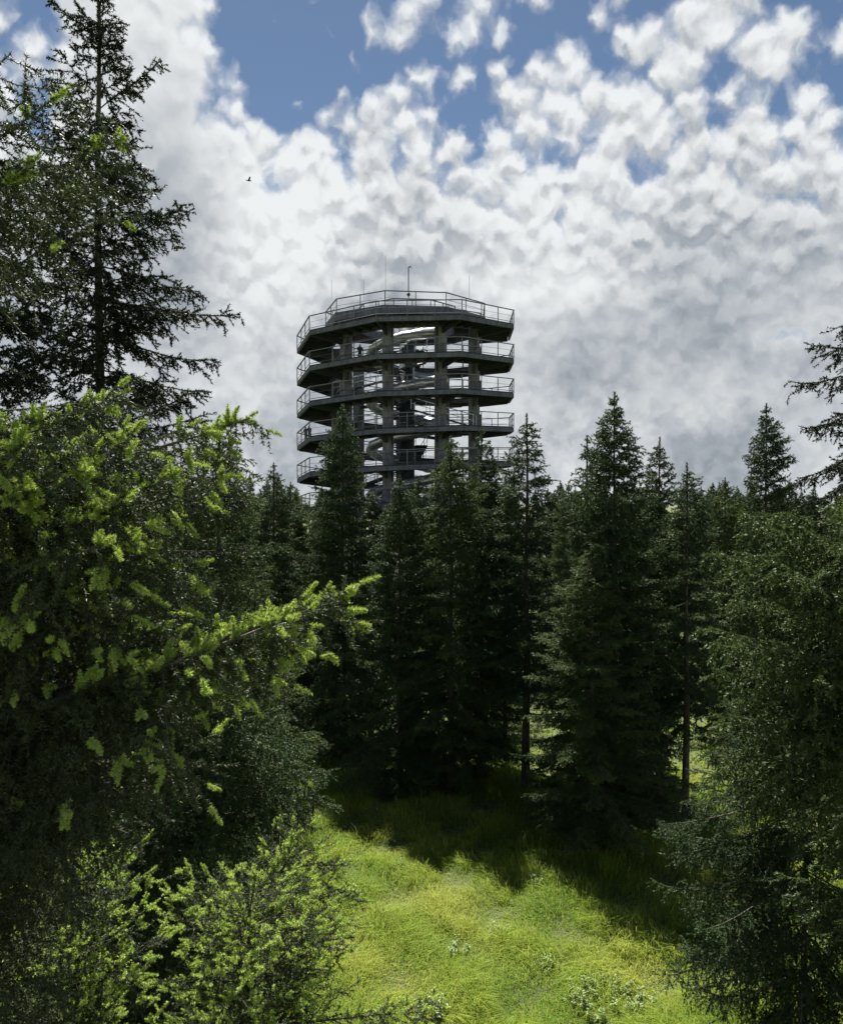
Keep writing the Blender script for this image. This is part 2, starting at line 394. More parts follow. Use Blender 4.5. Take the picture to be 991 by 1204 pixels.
def spruce(name, seed, H, Rad, base_h, spec, mat_n='needles_dark', fresh=None, extra=None, prof=0.85, sparse=0.0, lop=0.25, azfun=None, zmin=None, lean=(0, 0)):
    """one spruce: trunk (with its limbs), crown of needles, fresh growth.  spec: detail numbers"""
    rg = np.random.default_rng(seed)
    root = empty(name, (0, 0, 0))
    tr = spec.get('trunk', 0.011) * H
    # --- limbs
    z0 = base_h if zmin is None else max(base_h, zmin)
    zs = []; z = z0
    while z < H * 0.985:
        f = z / H; k = max(3, int(round(spec['per_whorl'] * (1.0 - 0.35 * f))))
        zs += [(z + rg.normal() * spec['gap'] * 0.18, k, j) for j in range(k)]
        z += spec['gap'] * (0.75 + 0.5 * rg.random()) * (1.1 - 0.6 * f)
    zz = np.array([a[0] for a in zs]); kk = np.array([a[1] for a in zs]); jj = np.array([a[2] for a in zs])
    wh = np.cumsum(jj == 0)
    az = jj * 2 * np.pi / kk + wh * 2.4 + rg.normal(size=len(zz)) * 0.28
    f = np.clip((zz - base_h) / (H - base_h), 0, 1)
    side = 1 + lop * np.sin(az + rg.random() * 6.28 + f * 5)
    L = Rad * (np.minimum(1.0, (1 - f) ** prof) * np.clip(0.55 + f * 4.0, 0.55, 1) ) * (0.60 + 0.62 * rg.random(len(zz))) * side + 0.10
    el = R(-14) * (1 - f) + R(46) * f ** 1.6 + rg.normal(size=len(zz)) * 0.11 + spec.get('el', 0.0)
    L = np.where(f > 0.86, L * (0.35 + 0.65 * (1 - f) / 0.14), L)          # slim pointed tip
    if azfun is not None: L = L * azfun(az, zz)
    keep = (rg.random(len(zz)) > sparse) & (L > 0.08)
    zz, az, L, el, f = zz[keep], az[keep], L[keep], el[keep], f[keep]
    d = np.stack([np.cos(az) * np.cos(el), np.sin(az) * np.cos(el), np.sin(el)], -1)
    p0 = np.stack([zz * 0 + lean[0] * zz, zz * 0 + lean[1] * zz, zz], -1)
    sag = spec.get('sag', 0.22) * (1 - f * 0.7)
    c = -UP[None] * (sag * (0.6 + 0.8 * rg.random(len(L))))[:, None] * 1.6
    e = UP[None] * (sag * (0.6 + 0.9 * rg.random(len(L))))[:, None] * 1.15
    wob = rg.normal(size=(len(L), 3)) * 0.07; wob[:, 2] *= 0.4; c = c + wob
    if extra:
        for (zb, tip, sg) in extra:
            v = np.array(tip) - np.array([lean[0] * zb, lean[1] * zb, zb]); ln = np.linalg.norm(v)
            p0 = np.vstack([p0, [[lean[0] * zb, lean[1] * zb, zb]]]); L = np.append(L, ln)
            cc = -UP * sg * 1.9; ee = UP * sg * 1.5
            d = np.vstack([d, [v / ln - cc - ee]]); c = np.vstack([c, [cc]]); e = np.vstack([e, [ee]])
    B = Axes(p0, d, L, c, e); nb = len(L)
    # --- laterals on each limb
    per = np.maximum(3, (L * spec['lat_per_m']).astype(int)); i = np.repeat(np.arange(nb), per); n = len(i)
    start = np.concatenate([[0], np.cumsum(per)[:-1]]); rank = np.arange(n) - start[i]
    inner = spec.get('inner', 0.12)
    u = inner + (1 - inner) * np.clip((rank + rg.random(n)) / per[i], 0, 0.995)
    pp = B.at(i, u); T = B.tan(i, u); S = nrm(np.cross(T, UP)); sg = np.where(rank % 2 == 0, 1.0, -1.0)
    droop = spec['droop'] * (0.4 + 1.2 * rg.random(n)) * np.clip(1.25 - u, 0.3, 1)
    fw = (0.55 + 0.5 * rg.random(n))
    upn = np.cross(S, T)
    lift = rg.normal(size=n) * 0.28
    d2 = nrm(T * fw[:, None] + S * sg[:, None] + upn * lift[:, None] - UP[None] * droop[:, None])
    L2 = np.minimum(spec['lat'] * (0.45 + 0.8 * rg.random(n)) * (0.25 + np.sqrt(np.clip(1 - u, 0, 1))), L[i] * 0.6) + 0.03
    c2 = -UP[None] * (spec['droop'] * 0.45 * rg.random(n))[:, None] + T * 0.15
    lat = Axes(pp, d2, L2, c2, np.zeros((n, 3)))
    # --- twigs on laterals
    per3 = rg.poisson(np.maximum(L2 * spec['twig_per_m'], 0.05)); i3 = np.repeat(np.arange(n), per3); m = len(i3)
    u3 = 0.1 + 0.9 * rg.random(m); p3 = lat.at(i3, u3); T3 = lat.tan(i3, u3)
    q = rg.normal(size=(m, 3)); q -= T3 * np.sum(q * T3, -1, keepdims=True); q = nrm(q)
    d3 = nrm(T3 * 0.8 + q * 0.85 - UP[None] * (spec['droop'] * 0.35))
    L3 = np.minimum(spec['twig'] * (0.5 + rg.random(m)), L2[i3] * 0.8)
    twg = Axes(p3, d3, L3, -UP[None] * (0.25 * spec['droop'] * rg.random(m))[:, None], np.zeros((m, 3)))
    # --- leader
    lead = Axes(np.array([[lean[0] * H * 0.9, lean[1] * H * 0.9, H * 0.9]]), np.array([[lean[0], lean[1], 1.0]]), np.array([H * 0.1]), np.zeros((1, 3)), np.zeros((1, 3)))
    nl, nw, pm = spec['nl'], spec['nw'], spec['pm']; sp_ = spec.get('spread', (0.5, 1.0))
    btint = rg.random(nb); ltint = np.clip(btint[i] + rg.normal(size=n) * 0.2, 0, 1); ttint = np.clip(ltint[i3] + rg.normal(size=m) * 0.2, 0, 1)
    parts = [needles(rg, B, pm * 1.2, nl, nw, 0.12, sp_, btint), needles(rg, lat, pm, nl, nw, 0.05, sp_, ltint),
             needles(rg, twg, pm, nl, nw, 0.0, sp_, ttint), needles(rg, lead, pm * 2.5, nl * 1.2, nw)]
    V = np.concatenate([a[0] for a in parts]); tn = np.concatenate([a[1] for a in parts])
    # --- wood
    steps = 14; tz = np.linspace(0, H, steps + 1)
    trunk_ax = [(lean[0] * z + 0.02 * math.sin(z * 0.7 + seed), lean[1] * z + 0.02 * math.cos(z * 0.9 + seed), z - (0.3 if z == 0 else 0)) for z in tz]
    mb = MB(); mb.tube(trunk_ax, [tr * (1.35 if k == 0 else 1.0) * (1 - 0.93 * tz[k] / H) + 0.006 for k in range(steps + 1)], 10)
    Vt = np.array(mb.V); Qt = np.array([q_ for q_ in mb.Fs if len(q_) == 4])
    br = np.clip(0.011 * L, 0.007, 0.05) * spec.get('limb', 1.0); br[nb - len(extra or []):] *= spec.get('main', 1.0)
    Vb, Qb = tube_axes(B, br, br * 0.18, 5, 7)
    VV = [Vt, Vb]; QQ = [Qt, Qb + len(Vt)]; off = len(Vt) + len(Vb)
    if spec.get('latwood'):
        r2 = np.clip(0.009 * L2, 0.0022, 0.006); V2, Q2 = tube_axes(lat, r2, r2 * 0.5, 3, 3); VV.append(V2); QQ.append(Q2 + off)
    # --- short dead stubs below the crown
    wood = quads_mesh(name + '_trunk', np.concatenate(VV), np.concatenate(QQ)); wood.materials.append(M['bark'])
    mi = np.zeros(len(wood.polygons), dtype=np.int32); mi[len(Qt):] = 1; wood.materials.append(M['twig']); wood.polygons.foreach_set('material_index', mi)
    link('trunk', wood, None, root)
    crown = link('crown', tris_mesh(name + '_crown', V, tn), M[mat_n], root)
    nf = 0
    if fresh:
        # fresh shoots: fuzzy bright fingers at limb, lateral and twig ends
        sel = []
        def ends(ax, prob, mask=None):
            nn = len(ax.L); s_ = rg.random(nn) < prob
            if mask is not None: s_ &= mask
            k = np.where(s_)[0]; o1 = np.full(len(k), 0.995); return ax.at(k, o1), ax.tan(k, o1)
        hi = lambda ax, pth: None
        lim = fresh.get('u_min', 0.3)
        zlow = fresh.get('z_min', -1e9); zhi = fresh.get('z_max', 1e9)
        e1 = ends(B, fresh.get('p1', 1.0), B.at(np.arange(nb), np.ones(nb))[:, 2] > zlow)
        e2 = ends(lat, fresh['p2'], (u > lim) & (pp[:, 2] > zlow) & (pp[:, 2] < zhi))
        e3 = ends(twg, fresh['p3'], (u[i3] > lim) & (p3[:, 2] > zlow) & (p3[:, 2] < zhi))
        # rows of upright shoots along the upper side of the limbs
        cnt = rg.poisson(L * fresh.get('top', 0.0)); it = np.repeat(np.arange(nb), cnt); ut = lim + (1 - lim) * rg.random(len(it))
        pt_ = B.at(it, ut); tt = nrm(B.tan(it, ut) * 0.6 + UP[None] * 0.6 + rg.normal(size=(len(it), 3)) * 0.35); ok = (pt_[:, 2] > zlow) & (pt_[:, 2] < zhi)
        e4 = (pt_[ok], tt[ok])
        pos = np.concatenate([e1[0], e2[0], e3[0], e4[0]]); tan = np.concatenate([e1[1], e2[1], e3[1], e4[1]])
        if 'where' in fresh: kf = fresh['where'](pos, rg); pos, tan = pos[kf], tan[kf]
        # each end carries a spray of one to three fingers
        rep = 1 + rg.poisson(fresh.get('spray', 0.9), len(pos)); k = np.repeat(np.arange(len(pos)), rep)
        first = np.concatenate([[True], k[1:] != k[:-1]]); dd = tan[k] + np.where(first, 0.12, 0.75)[:, None] * rg.normal(size=(len(k), 3)) * 0.8
        dd = nrm(dd + UP[None] * fresh.get('rise', 0.15)); Lf = fresh['len'] * (0.55 + 0.75 * rg.random(len(k))) * np.where(first, 1.0, 0.78)
        sh = Axes(pos[k] - dd * 0.004, dd, Lf, -UP[None] * 0.10 * rg.random(len(k))[:, None], np.zeros((len(k), 3)))
        ft = rg.random(len(k))
        Vf, tf = needles(rg, sh, fresh['pm'], fresh['nl'], fresh['nw'], 0.0, spread=fresh.get('spread', (0.35, 0.85)), tintbase=ft, lmod=lambda u_: np.sqrt(np.clip(1.12 - u_ ** 3, 0, 1)))
        link('fresh_growth', tris_mesh(name + '_fresh', Vf, tf), M[fresh.get('mat', 'fresh')], crown); nf = len(Vf)
    print(f'{name}: limbs {nb} laterals {n} twigs {m} needles {len(V)} fresh {nf}')
    return root

MID = dict(per_whorl=6, gap=0.52, lat_per_m=11, lat=0.55, twig_per_m=12, twig=0.15, droop=0.50, nl=0.072, nw=0.027, pm=110, sag=0.22, trunk=0.0095, limb=0.7, spread=(0.35, 0.85))
FAR = dict(per_whorl=6, gap=0.52, lat_per_m=11, lat=0.65, twig_per_m=8, twig=0.25, droop=0.40, nl=0.16, nw=0.055, pm=28, sag=0.20, trunk=0.0095, limb=0.7, spread=(0.30, 0.72))
def place(o, px, Y, rz=0.0, sxy=1.0, sz=1.0):
    x = X_at(px, Y); o.location = (x, Y, gz(x, Y) - 0.05); o.rotation_euler = (0, 0, rz); o.scale = (sxy, sxy, sz); return o

# ------------------------------------------------------------------ the trees of the photograph
def local(px, py, Y, X0, Y0): q = P(px, py, Y); return (q.x - X0, q.y - Y0, q.z + 0.05)
def at_px(px, Y): return X_at(px, Y), Y

# tall old spruce rising out of the frame, left
A0 = at_px(118, 16.0)
NEAR_A = dict(per_whorl=5, gap=0.52, lat_per_m=11, lat=0.52, twig_per_m=13, twig=0.14, droop=0.65, nl=0.050, nw=0.019, pm=190, sag=0.34, trunk=0.0085, inner=0.08, limb=0.9, spread=(0.35, 0.85))
tA = spruce('spruce_tree', 11, 23.6, 3.1, 4.0, NEAR_A, 'needles_backlit', prof=0.74, sparse=0.12, lop=0.22, zmin=5.0, extra=[
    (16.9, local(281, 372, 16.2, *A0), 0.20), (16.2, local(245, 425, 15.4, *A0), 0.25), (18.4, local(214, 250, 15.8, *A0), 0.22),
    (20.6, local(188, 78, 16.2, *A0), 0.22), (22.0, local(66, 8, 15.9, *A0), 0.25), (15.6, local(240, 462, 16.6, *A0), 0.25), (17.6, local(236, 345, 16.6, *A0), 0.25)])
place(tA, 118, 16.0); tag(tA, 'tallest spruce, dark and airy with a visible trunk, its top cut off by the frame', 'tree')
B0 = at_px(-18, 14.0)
tB = spruce('spruce_tree', 12, 18.6, 2.6, 4.0, NEAR_A, 'needles_backlit', prof=0.70, lop=0.2, sparse=0.30, zmin=9.0, extra=[
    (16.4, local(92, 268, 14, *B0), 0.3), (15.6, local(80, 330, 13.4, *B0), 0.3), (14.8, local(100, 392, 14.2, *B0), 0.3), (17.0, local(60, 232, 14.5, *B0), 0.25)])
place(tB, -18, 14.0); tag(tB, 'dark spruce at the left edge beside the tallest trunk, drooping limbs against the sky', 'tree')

# big near spruce whose limbs reach in from the left, bright with fresh shoots
D0 = (-2.95, 4.6)
NEAR_D = dict(per_whorl=6, gap=0.34, lat_per_m=16, lat=0.46, twig_per_m=18, twig=0.14, droop=0.95, nl=0.023, nw=0.0070, pm=420, sag=0.16, trunk=0.0105, latwood=True, inner=0.04, limb=0.75, main=1.25)
def azD(az, z):
    fac = np.cos(az)                       # > 0 points into the picture
    a = np.where((z > 13.55) & (fac > -0.2), 0.28, 1.0)
    a = np.where((z < 11.2) & (fac > -0.2), 0.72, a)
    a = np.where((np.sin(az) < -0.75), np.minimum(a, 0.85), a)
    return a
tipsD = [(14.55, 138, 168, 4.4, .10), (14.7, 66, 118, 4.1, .10), (14.9, 16, 66, 4.2, -.05), (14.35, 112, 214, 4.8, .14), (14.5, 44, 196, 3.8, .10), (14.6, 20, 150, 3.9, .1),
         (13.0, 292, 492, 4.7, .12), (13.1, 160, 505, 4.0, .12), (13.2, 62, 488, 3.5, .10), (13.0, 226, 500, 4.4, .12), (13.2, 110, 480, 4.5, .1), (12.8, 205, 560, 4.0, .18), (12.7, 150, 590, 3.7, .18), (12.5, 178, 650, 3.9, .18), (12.9, 30, 520, 3.2, .15), (12.6, 120, 640, 3.5, .2), (12.9, 110, 545, 3.8, .18),
         (11.65, 408, 698, 3.95, .02), (11.75, 330, 728, 4.1, .05), (11.6, 366, 716, 3.75, .04), (11.7, 246, 765, 3.8, .06), (11.9, 180, 700, 4.2, .15), (11.5, 110, 800, 3.8, .12), (11.8, 210, 742, 4.4, .1),
         (11.2, 232, 880, 4.1, .20), (11.3, 180, 850, 3.8, .2), (11.0, 120, 930, 3.7, .22)]
tD = spruce('spruce_tree', 21, 18.5, 2.15, 5.0, NEAR_D, 'needles_near', prof=0.45, lop=0.08, zmin=9.6, azfun=azD,
            fresh=dict(p1=1.0, p2=0.60, p3=0.07, top=9.0, spray=1.8, len=0.105, pm=2000, nl=0.0215, nw=0.0050, spread=(0.6, 1.05), rise=0.20, u_min=0.42, z_min=11.0, z_max=15.2, where=lambda p, rg: (rg.random(len(p)) < np.clip((np.hypot(p[:, 0], p[:, 1]) - 0.8) * 0.95, 0.25, 1)) & ((p[:, 2] < 13.9) | (rg.random(len(p)) < 0.4)) & ((p[:, 2] > 12.1) | (np.hypot(p[:, 0], p[:, 1]) > 1.9) | (rg.random(len(p)) < 0.12))),
            extra=[(zb, local(px, py, Y, *D0), s_) for zb, px, py, Y, s_ in tipsD])
tD.location = (D0[0], D0[1], -0.05); tag(tD, 'nearest spruce, big limbs reaching in from the left tipped with lime fresh shoots', 'tree')

# young spruces low in the left corner, seen from above
YOUNG = dict(per_whorl=7, gap=0.40, lat_per_m=16, lat=0.50, twig_per_m=14, twig=0.12, droop=0.20, nl=0.024, nw=0.0088, pm=300, sag=0.08, trunk=0.0042, latwood=True, el=0.06, inner=0.03, limb=0.8)
FR = dict(p1=1.0, p2=0.95, p3=0.28, top=12.0, spray=1.5, len=0.115, pm=950, nl=0.022, nw=0.0066, spread=(0.6, 1.05), rise=0.35, u_min=0.25)
F0 = at_px(292, 7.3)
tF = spruce('spruce_tree', 31, 9.65, 1.7, 1.0, YOUNG, 'needles_near', fresh=FR, prof=0.42, lop=0.30, sparse=0.38, zmin=3.4, extra=[(zb_, local(px, py, Y, *F0), -0.04) for zb_, px, py, Y in (
    (9.5, 348, 984, 7.7), (9.3, 398, 1046, 7.9), (9.0, 388, 1096, 7.5), (9.3, 214, 1094, 7.0), (8.4, 498, 1192, 7.4), (9.1, 250, 1040, 7.9), (9.4, 300, 1030, 6.6), (9.0, 350, 1090, 6.3), (8.9, 235, 1150, 6.5), (9.2, 372, 1010, 8.3))])
place(tF, 292, 7.3); tag(tF, 'young spruce in the bottom foreground at the meadow edge, spreading boughs full of light shoots', 'tree')
F20 = at_px(20, 6.6)
tF2 = spruce('spruce_tree', 32, 9.7, 1.9, 1.0, YOUNG, 'needles_near', fresh=FR, prof=0.45, lop=0.2, sparse=0.3, zmin=3.4, extra=[(zb_, local(px, py, Y, *F20), -0.04) for zb_, px, py, Y in (
    (9.4, 112, 1000, 7.0), (9.2, 150, 1018, 6.6), (8.9, 128, 1076, 6.4), (8.5, 150, 1130, 6.2), (9.3, 60, 1020, 6.0), (8.7, 90, 1120, 5.8), (8.3, 105, 1180, 6.0))])
place(tF2, 20, 6.6); tag(tF2, 'young spruce in the bottom left corner with pale green shoot tips', 'tree')

# shaded spruce behind them
E0 = at_px(195, 11.0)
NEAR_E = dict(per_whorl=7, gap=0.40, lat_per_m=13, lat=0.60, twig_per_m=15, twig=0.15, droop=0.70, nl=0.036, nw=0.0140, pm=230, sag=0.25, trunk=0.0085, latwood=False, limb=0.7, spread=(0.35, 0.85))
tE = spruce('spruce_tree', 41, 12.6, 2.5, 1.2, NEAR_E, 'needles_dark', prof=0.55, lop=0.12, zmin=2.5, extra=[
    (9.9, local(381, 909, 11.0, *E0), .2), (10.2, local(352, 868, 10.6, *E0), .2), (9.5, local(372, 940, 10.8, *E0), .22), (9.0, local(360, 960, 10.6, *E0), .25)],
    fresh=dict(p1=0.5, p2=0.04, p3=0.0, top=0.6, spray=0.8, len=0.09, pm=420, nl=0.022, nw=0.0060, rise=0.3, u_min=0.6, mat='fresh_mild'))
place(tE, 195, 11.0); tag(tE, 'dark shaded spruce behind the young ones, one limb pointing right over the bright grass', 'tree')

# olive, sunlit spruces of the middle distance
NEAR_O = dict(per_whorl=6, gap=0.64, lat_per_m=13, lat=0.72, twig_per_m=11, twig=0.15, droop=1.0, nl=0.046, nw=0.0185, pm=210, sag=0.16, trunk=0.0105, latwood=False, el=0.10, limb=0.7, spread=(0.35, 0.85))
O0 = at_px(1062, 11.0)
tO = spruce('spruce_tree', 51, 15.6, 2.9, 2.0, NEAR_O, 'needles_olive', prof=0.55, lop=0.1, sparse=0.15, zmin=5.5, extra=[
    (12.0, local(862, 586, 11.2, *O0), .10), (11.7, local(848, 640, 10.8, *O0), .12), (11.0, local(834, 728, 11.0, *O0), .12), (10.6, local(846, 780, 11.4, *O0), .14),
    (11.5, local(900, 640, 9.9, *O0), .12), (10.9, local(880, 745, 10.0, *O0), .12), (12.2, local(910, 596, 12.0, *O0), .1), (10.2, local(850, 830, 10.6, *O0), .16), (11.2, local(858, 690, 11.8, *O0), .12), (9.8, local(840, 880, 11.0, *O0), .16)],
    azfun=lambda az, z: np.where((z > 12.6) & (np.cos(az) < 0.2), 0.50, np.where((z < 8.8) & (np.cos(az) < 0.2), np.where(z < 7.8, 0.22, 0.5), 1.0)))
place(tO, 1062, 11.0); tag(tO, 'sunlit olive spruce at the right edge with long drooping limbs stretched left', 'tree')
P0 = at_px(1036, 17.0)
tP = spruce('spruce_tree', 52, 17.6, 2.2, 3.0, NEAR_A, 'needles_backlit', prof=0.60, zmin=8.0, extra=[
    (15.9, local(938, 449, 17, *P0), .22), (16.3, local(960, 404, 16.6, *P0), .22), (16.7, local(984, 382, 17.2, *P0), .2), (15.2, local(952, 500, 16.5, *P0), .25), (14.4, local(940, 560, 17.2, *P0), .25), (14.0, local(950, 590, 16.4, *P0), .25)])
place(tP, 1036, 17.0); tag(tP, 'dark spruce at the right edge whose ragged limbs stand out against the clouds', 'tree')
Q0 = at_px(948, 15.5)
tQ = spruce('spruce_tree', 53, 10.4, 2.5, 3.9, NEAR_E, 'needles_dark', prof=0.5, lop=0.15, extra=[
    (7.6, local(777, 966, 15.4, *Q0), .15), (7.2, local(792, 1000, 15.0, *Q0), .2), (7.8, local(815, 940, 15.8, *Q0), .2), (6.6, local(830, 1040, 15.0, *Q0), .2), (5.6, local(860, 1080, 14.8, *Q0), .2)])
place(tQ, 948, 15.5); tag(tQ, 'dark spruce low at the right, a grey limb pointing left over the shaded grass', 'tree')
tG = spruce('spruce_tree', 54, 14.8, 2.6, 2.0, dict(NEAR_O, nl=0.050, nw=0.018, pm=150, droop=0.7), 'needles_olive', prof=0.5, lop=0.2, zmin=5.0)
place(tG, 258, 19.5); tag(tG, 'olive spruce with shaggy tiered limbs behind the lime tipped branches', 'tree')

# spruces round the clearing: three crowns of their own, copied, turned and scaled
m1 = spruce('spruce_tree', 61, 16.0, 3.2, 1.0, MID, 'needles_dark', prof=0.70, lop=0.20)
m2 = spruce('spruce_tree', 62, 16.0, 2.9, 1.0, MID, 'needles_dark', prof=0.66, lop=0.34, sparse=0.10)
m3 = spruce('spruce_tree', 63, 16.0, 3.1, 1.6, dict(MID, droop=0.55), 'needles_olive', prof=0.64, lop=0.24)
m4 = spruce('spruce_tree', 64, 16.0, 2.3, 4.6, dict(MID, gap=0.62), 'needles_dark', prof=0.70, lop=0.30, sparse=0.18)
GR = 'spruces standing round the clearing'
used = set()
def mid(proto, px, py, Y, rz, sxy, label):
    o = proto if proto.name not in used else copy_tree(proto)
    used.add(proto.name)
    H = 13.0 + (HY - py) / F * Y
    place(o, px, Y, rz, sxy, H / 16.0); tag(o, label, 'tree', GR); return o
mid(m1, 403, 474, 42.4, 0.3, 1.05, 'pointed spruce in front of the left side of the tower')
mid(m3, 530, 511, 37.3, 1.1, 1.02, 'broad spruce in front of the middle of the tower, its left side catching light')
mid(m2, 566, 505, 40.0, 2.0, 0.95, 'narrow spruce half hidden just right of the broad middle one')
mid(m4, 619, 490, 37.0, 4.0, 1.25, 'spruce with an open ragged top at the right foot of the tower, bare trunk below')
mid(m4, 594, 560, 41.0, 1.7, 0.95, 'slim dark spruce with a thin bare trunk left of the open topped one')
mid(m1, 722, 464, 32.2, 2.6, 1.0, 'tallest of the dark spruces right of the tower, a clean pointed top')
mid(m2, 690, 514, 34.2, 0.8, 0.95, 'lower spruce leaning on the left flank of the tall pointed one')
mid(m3, 696, 644, 30.4, 3.2, 0.92, 'short lit spruce in front of the tall pointed one, right of centre')
mid(m4, 775, 510, 36.0, 0.2, 1.0, 'thin spruce with a small tufted head right of the tall pointed one')
mid(m4, 807, 540, 33.4, 2.9, 1.05, 'sparse spruce on a single dark bare trunk standing before the sunlit grass patch')
mid(m1, 900, 477, 46.0, 4.4, 1.0, 'dense dark spruce with a neat cone top above the olive limbs')
mid(m3, 852, 562, 45.0, 5.2, 0.85, 'smaller olive spruce left below the neat cone topped one')
mid(m2, 270, 508, 30.0, 5.5, 1.05, 'dark spruce rising left of the tower behind the lime shoots, a limb at its tip')
mid(m1, 196, 520, 27.0, 1.2, 1.0, 'dark spruce close behind the tallest trunk at left')
mid(m2, 322, 545, 45.0, 3.0, 1.0, 'far dark spruce left of the tower in a dip of the tree line')
mid(m3, 342, 566, 52.0, 0.4, 1.0, 'lowest spruce top in the gap just left of the tower')
mid(m1, 470, 560, 37.5, 5.0, 1.0, 'spruce between the pointed left one and the broad middle one, below the ramps')
mid(m2, 492, 560, 44.0, 1.5, 1.0, 'dark spruce touching the broad middle one on its left')
mid(m3, 668, 566, 56.0, 2.2, 0.8, 'olive spruce in the gap between the open topped and the tall pointed ones')
mid(m1, 745, 560, 37.5, 3.7, 0.95, 'dark spruce filling the gap right behind the tall pointed one')
mid(m2, 385, 585, 49.0, 2.4, 1.1, 'dark spruce hidden behind the foot of the pointed left one')
mid(m1, 560, 590, 49.0, 0.9, 1.1, 'dark spruce deep in the stand behind the middle trees')

# the forest beyond the clearing
f1 = spruce('spruce_tree', 71, 14.0, 2.7, 1.0, FAR, 'needles_dark', prof=0.75)
f2 = spruce('spruce_tree', 72, 14.0, 2.4, 1.0, FAR, 'needles_dark', prof=0.68, lop=0.3)
rf = random.Random(5); cells = []
for row, Y in enumerate([60, 66, 73, 82, 95, 112, 132, 155, 185]):
    half = (0.60 if row % 2 else 0.78) * Y; step = 4.4 + row * 0.85; x = -half + rf.random() * step
    while x < half:
        cells.append((x + rf.uniform(-1, 1), Y + rf.uniform(-2.5, 2.5))); x += step
k = 0
for x, Y in cells:
    if 2.5 < x < 11.5 and Y < 65: continue                        # the sunlit opening behind the stand
    if (x + 1.3) ** 2 + (Y - 81) ** 2 < 13.5 ** 2: continue      # the tower stands in a gap of its own
    o = (f1, f2)[k % 2] if k < 2 else copy_tree((f1, f2)[k % 2])
    px = CX + x / Y * F
    Ht = 13.0 + (rf.uniform(8, 27) if px > 330 else rf.uniform(10, 38)) / F * Y
    o.location = (x, Y, gz(x, Y) * math.exp(-(x / 150) ** 2) - 0.05); o.rotation_euler = (0, 0, rf.uniform(0, 6.28)); s_ = rf.uniform(0.9, 1.15); o.scale = (s_, s_, Ht / 14.0)
    tag(o, 'one of the dark spruces packed in the far forest behind the clearing', 'tree', 'spruces of the far forest'); k += 1

# ------------------------------------------------------------------ the lookout tower: an eight-sided spiral ramp on columns
TX, TY = X_at(478.4, 81), 81.0
tower = empty('lookout_tower', (TX, TY, 0))
tag(tower, 'dark polygonal lookout tower with a spiral timber ramp rising above the spruces', 'tower')
PITCH, ZF = 3.18, 28.6                         # rise per turn; underside of the top edge beam at the front
NS, ST, A0V = 9, 40.0, -13.0
RO, RI = 10.85, 7.55
V8 = [A0V + ST * k for k in range(NS)]
def tp(phi, r, z): return Vector((r * math.sin(R(phi)), -r * math.cos(R(phi)), z))
def zb(phi): return ZF + PITCH * phi / 360.0   # unwrapped angle -> underside of the edge beam
K0, K1 = 2 - NS * 9, 3                      # from the ground to the platform, in eighths of a turn
deck_h, beam_h = 0.12, 0.38
_pb = MB(); _pb.bar((0, 0, -0.1), (0, 0, 1.20), 0.075, 0.075); POST = poly_mesh('post', _pb.V, _pb.Fs); POST.materials.append(M['rail'])
def post_at(q, par):
    o = bpy.data.objects.new('post', POST); C.objects.link(o); o.parent = par; o.location = q
ntot = K1 - K0
for turn_start in range(K1, K0, -NS):
    k_hi, k_lo = turn_start, max(K0, turn_start - NS)
    dk, eb, ib, pf = MB(), MB(), MB(), MB()
    rail = MB(); irail = MB(); posts = []
    for k in range(k_lo, k_hi):
        a0, a1 = A0V + ST * k, A0V + ST * (k + 1)
        z0, z1 = zb(a0) + beam_h, zb(a1) + beam_h
        if z0 < 0.5: continue
        o0, o1, i0, i1 = tp(a0, RO - 0.10, z0), tp(a1, RO - 0.10, z1), tp(a0, RI, z0), tp(a1, RI, z1)
        up = Vector((0, 0, deck_h)); dn = Vector((0, 0, 0.004))
        dk.hexa([o0 + dn, o1 + dn, i1 + dn, i0 + dn], [o0 + up, o1 + up, i1 + up, i0 + up])
        # edge beams outside and inside
        for bm, r, hh in ((eb, RO, beam_h), (ib, RI + 0.25, 0.34)):
            q0, q1 = tp(a0, r, z0), tp(a1, r, z1); w0, w1 = tp(a0, r - 0.2, z0), tp(a1, r - 0.2, z1); d_ = Vector((0, 0, hh))
            bm.hexa([q0 - d_, q1 - d_, w1 - d_, w0 - d_], [q0, q1, w1, w0])
        # joists under the deck boards
        for j in range(5):
            t = (j + 0.5) / 5; b = 0.30
            pf.bar(tp(a0, RI + 0.3, z0).lerp(tp(a1, RI + 0.3, z1), t) - Vector((0, 0, b / 2 + 0.003)), tp(a0, RO - 0.3, z0).lerp(tp(a1, RO - 0.3, z1), t) - Vector((0, 0, b / 2 + 0.003)), 0.14, b)
        # railings
        top = 1.22
        for r, rl in ((RO - 0.03, rail), (RI + 0.06, irail)):
            q0, q1 = tp(a0, r, z0 + deck_h), tp(a1, r, z1 + deck_h)
            rl.bar(q0 + Vector((0, 0, top)), q1 + Vector((0, 0, top)), 0.12, 0.07)
            for hz in (0.12, 0.66): rl.tube([q0 + Vector((0, 0, hz)), q1 + Vector((0, 0, hz))], 0.014 if hz > 0.3 else 0.03, 5)
        q0, q1 = tp(a0, RO - 0.03, z0 + deck_h), tp(a1, RO - 0.03, z1 + deck_h)
        p0, p1 = tp(a0, RI + 0.06, z0 + deck_h), tp(a1, RI + 0.06, z1 + deck_h)
        for t in (0.0, 0.36, 0.68): posts.append(q0.lerp(q1, t))
        for t in (0.0, 0.5): posts.append(p0.lerp(p1, t))
    if not dk.V: continue
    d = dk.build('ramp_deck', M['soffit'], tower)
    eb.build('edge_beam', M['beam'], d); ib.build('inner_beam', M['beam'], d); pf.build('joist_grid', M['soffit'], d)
    rr = rail.build('railing', M['rail'], tower); irail.build('inner_railing', M['rail'], rr)
    for q in posts: post_at(q, rr)
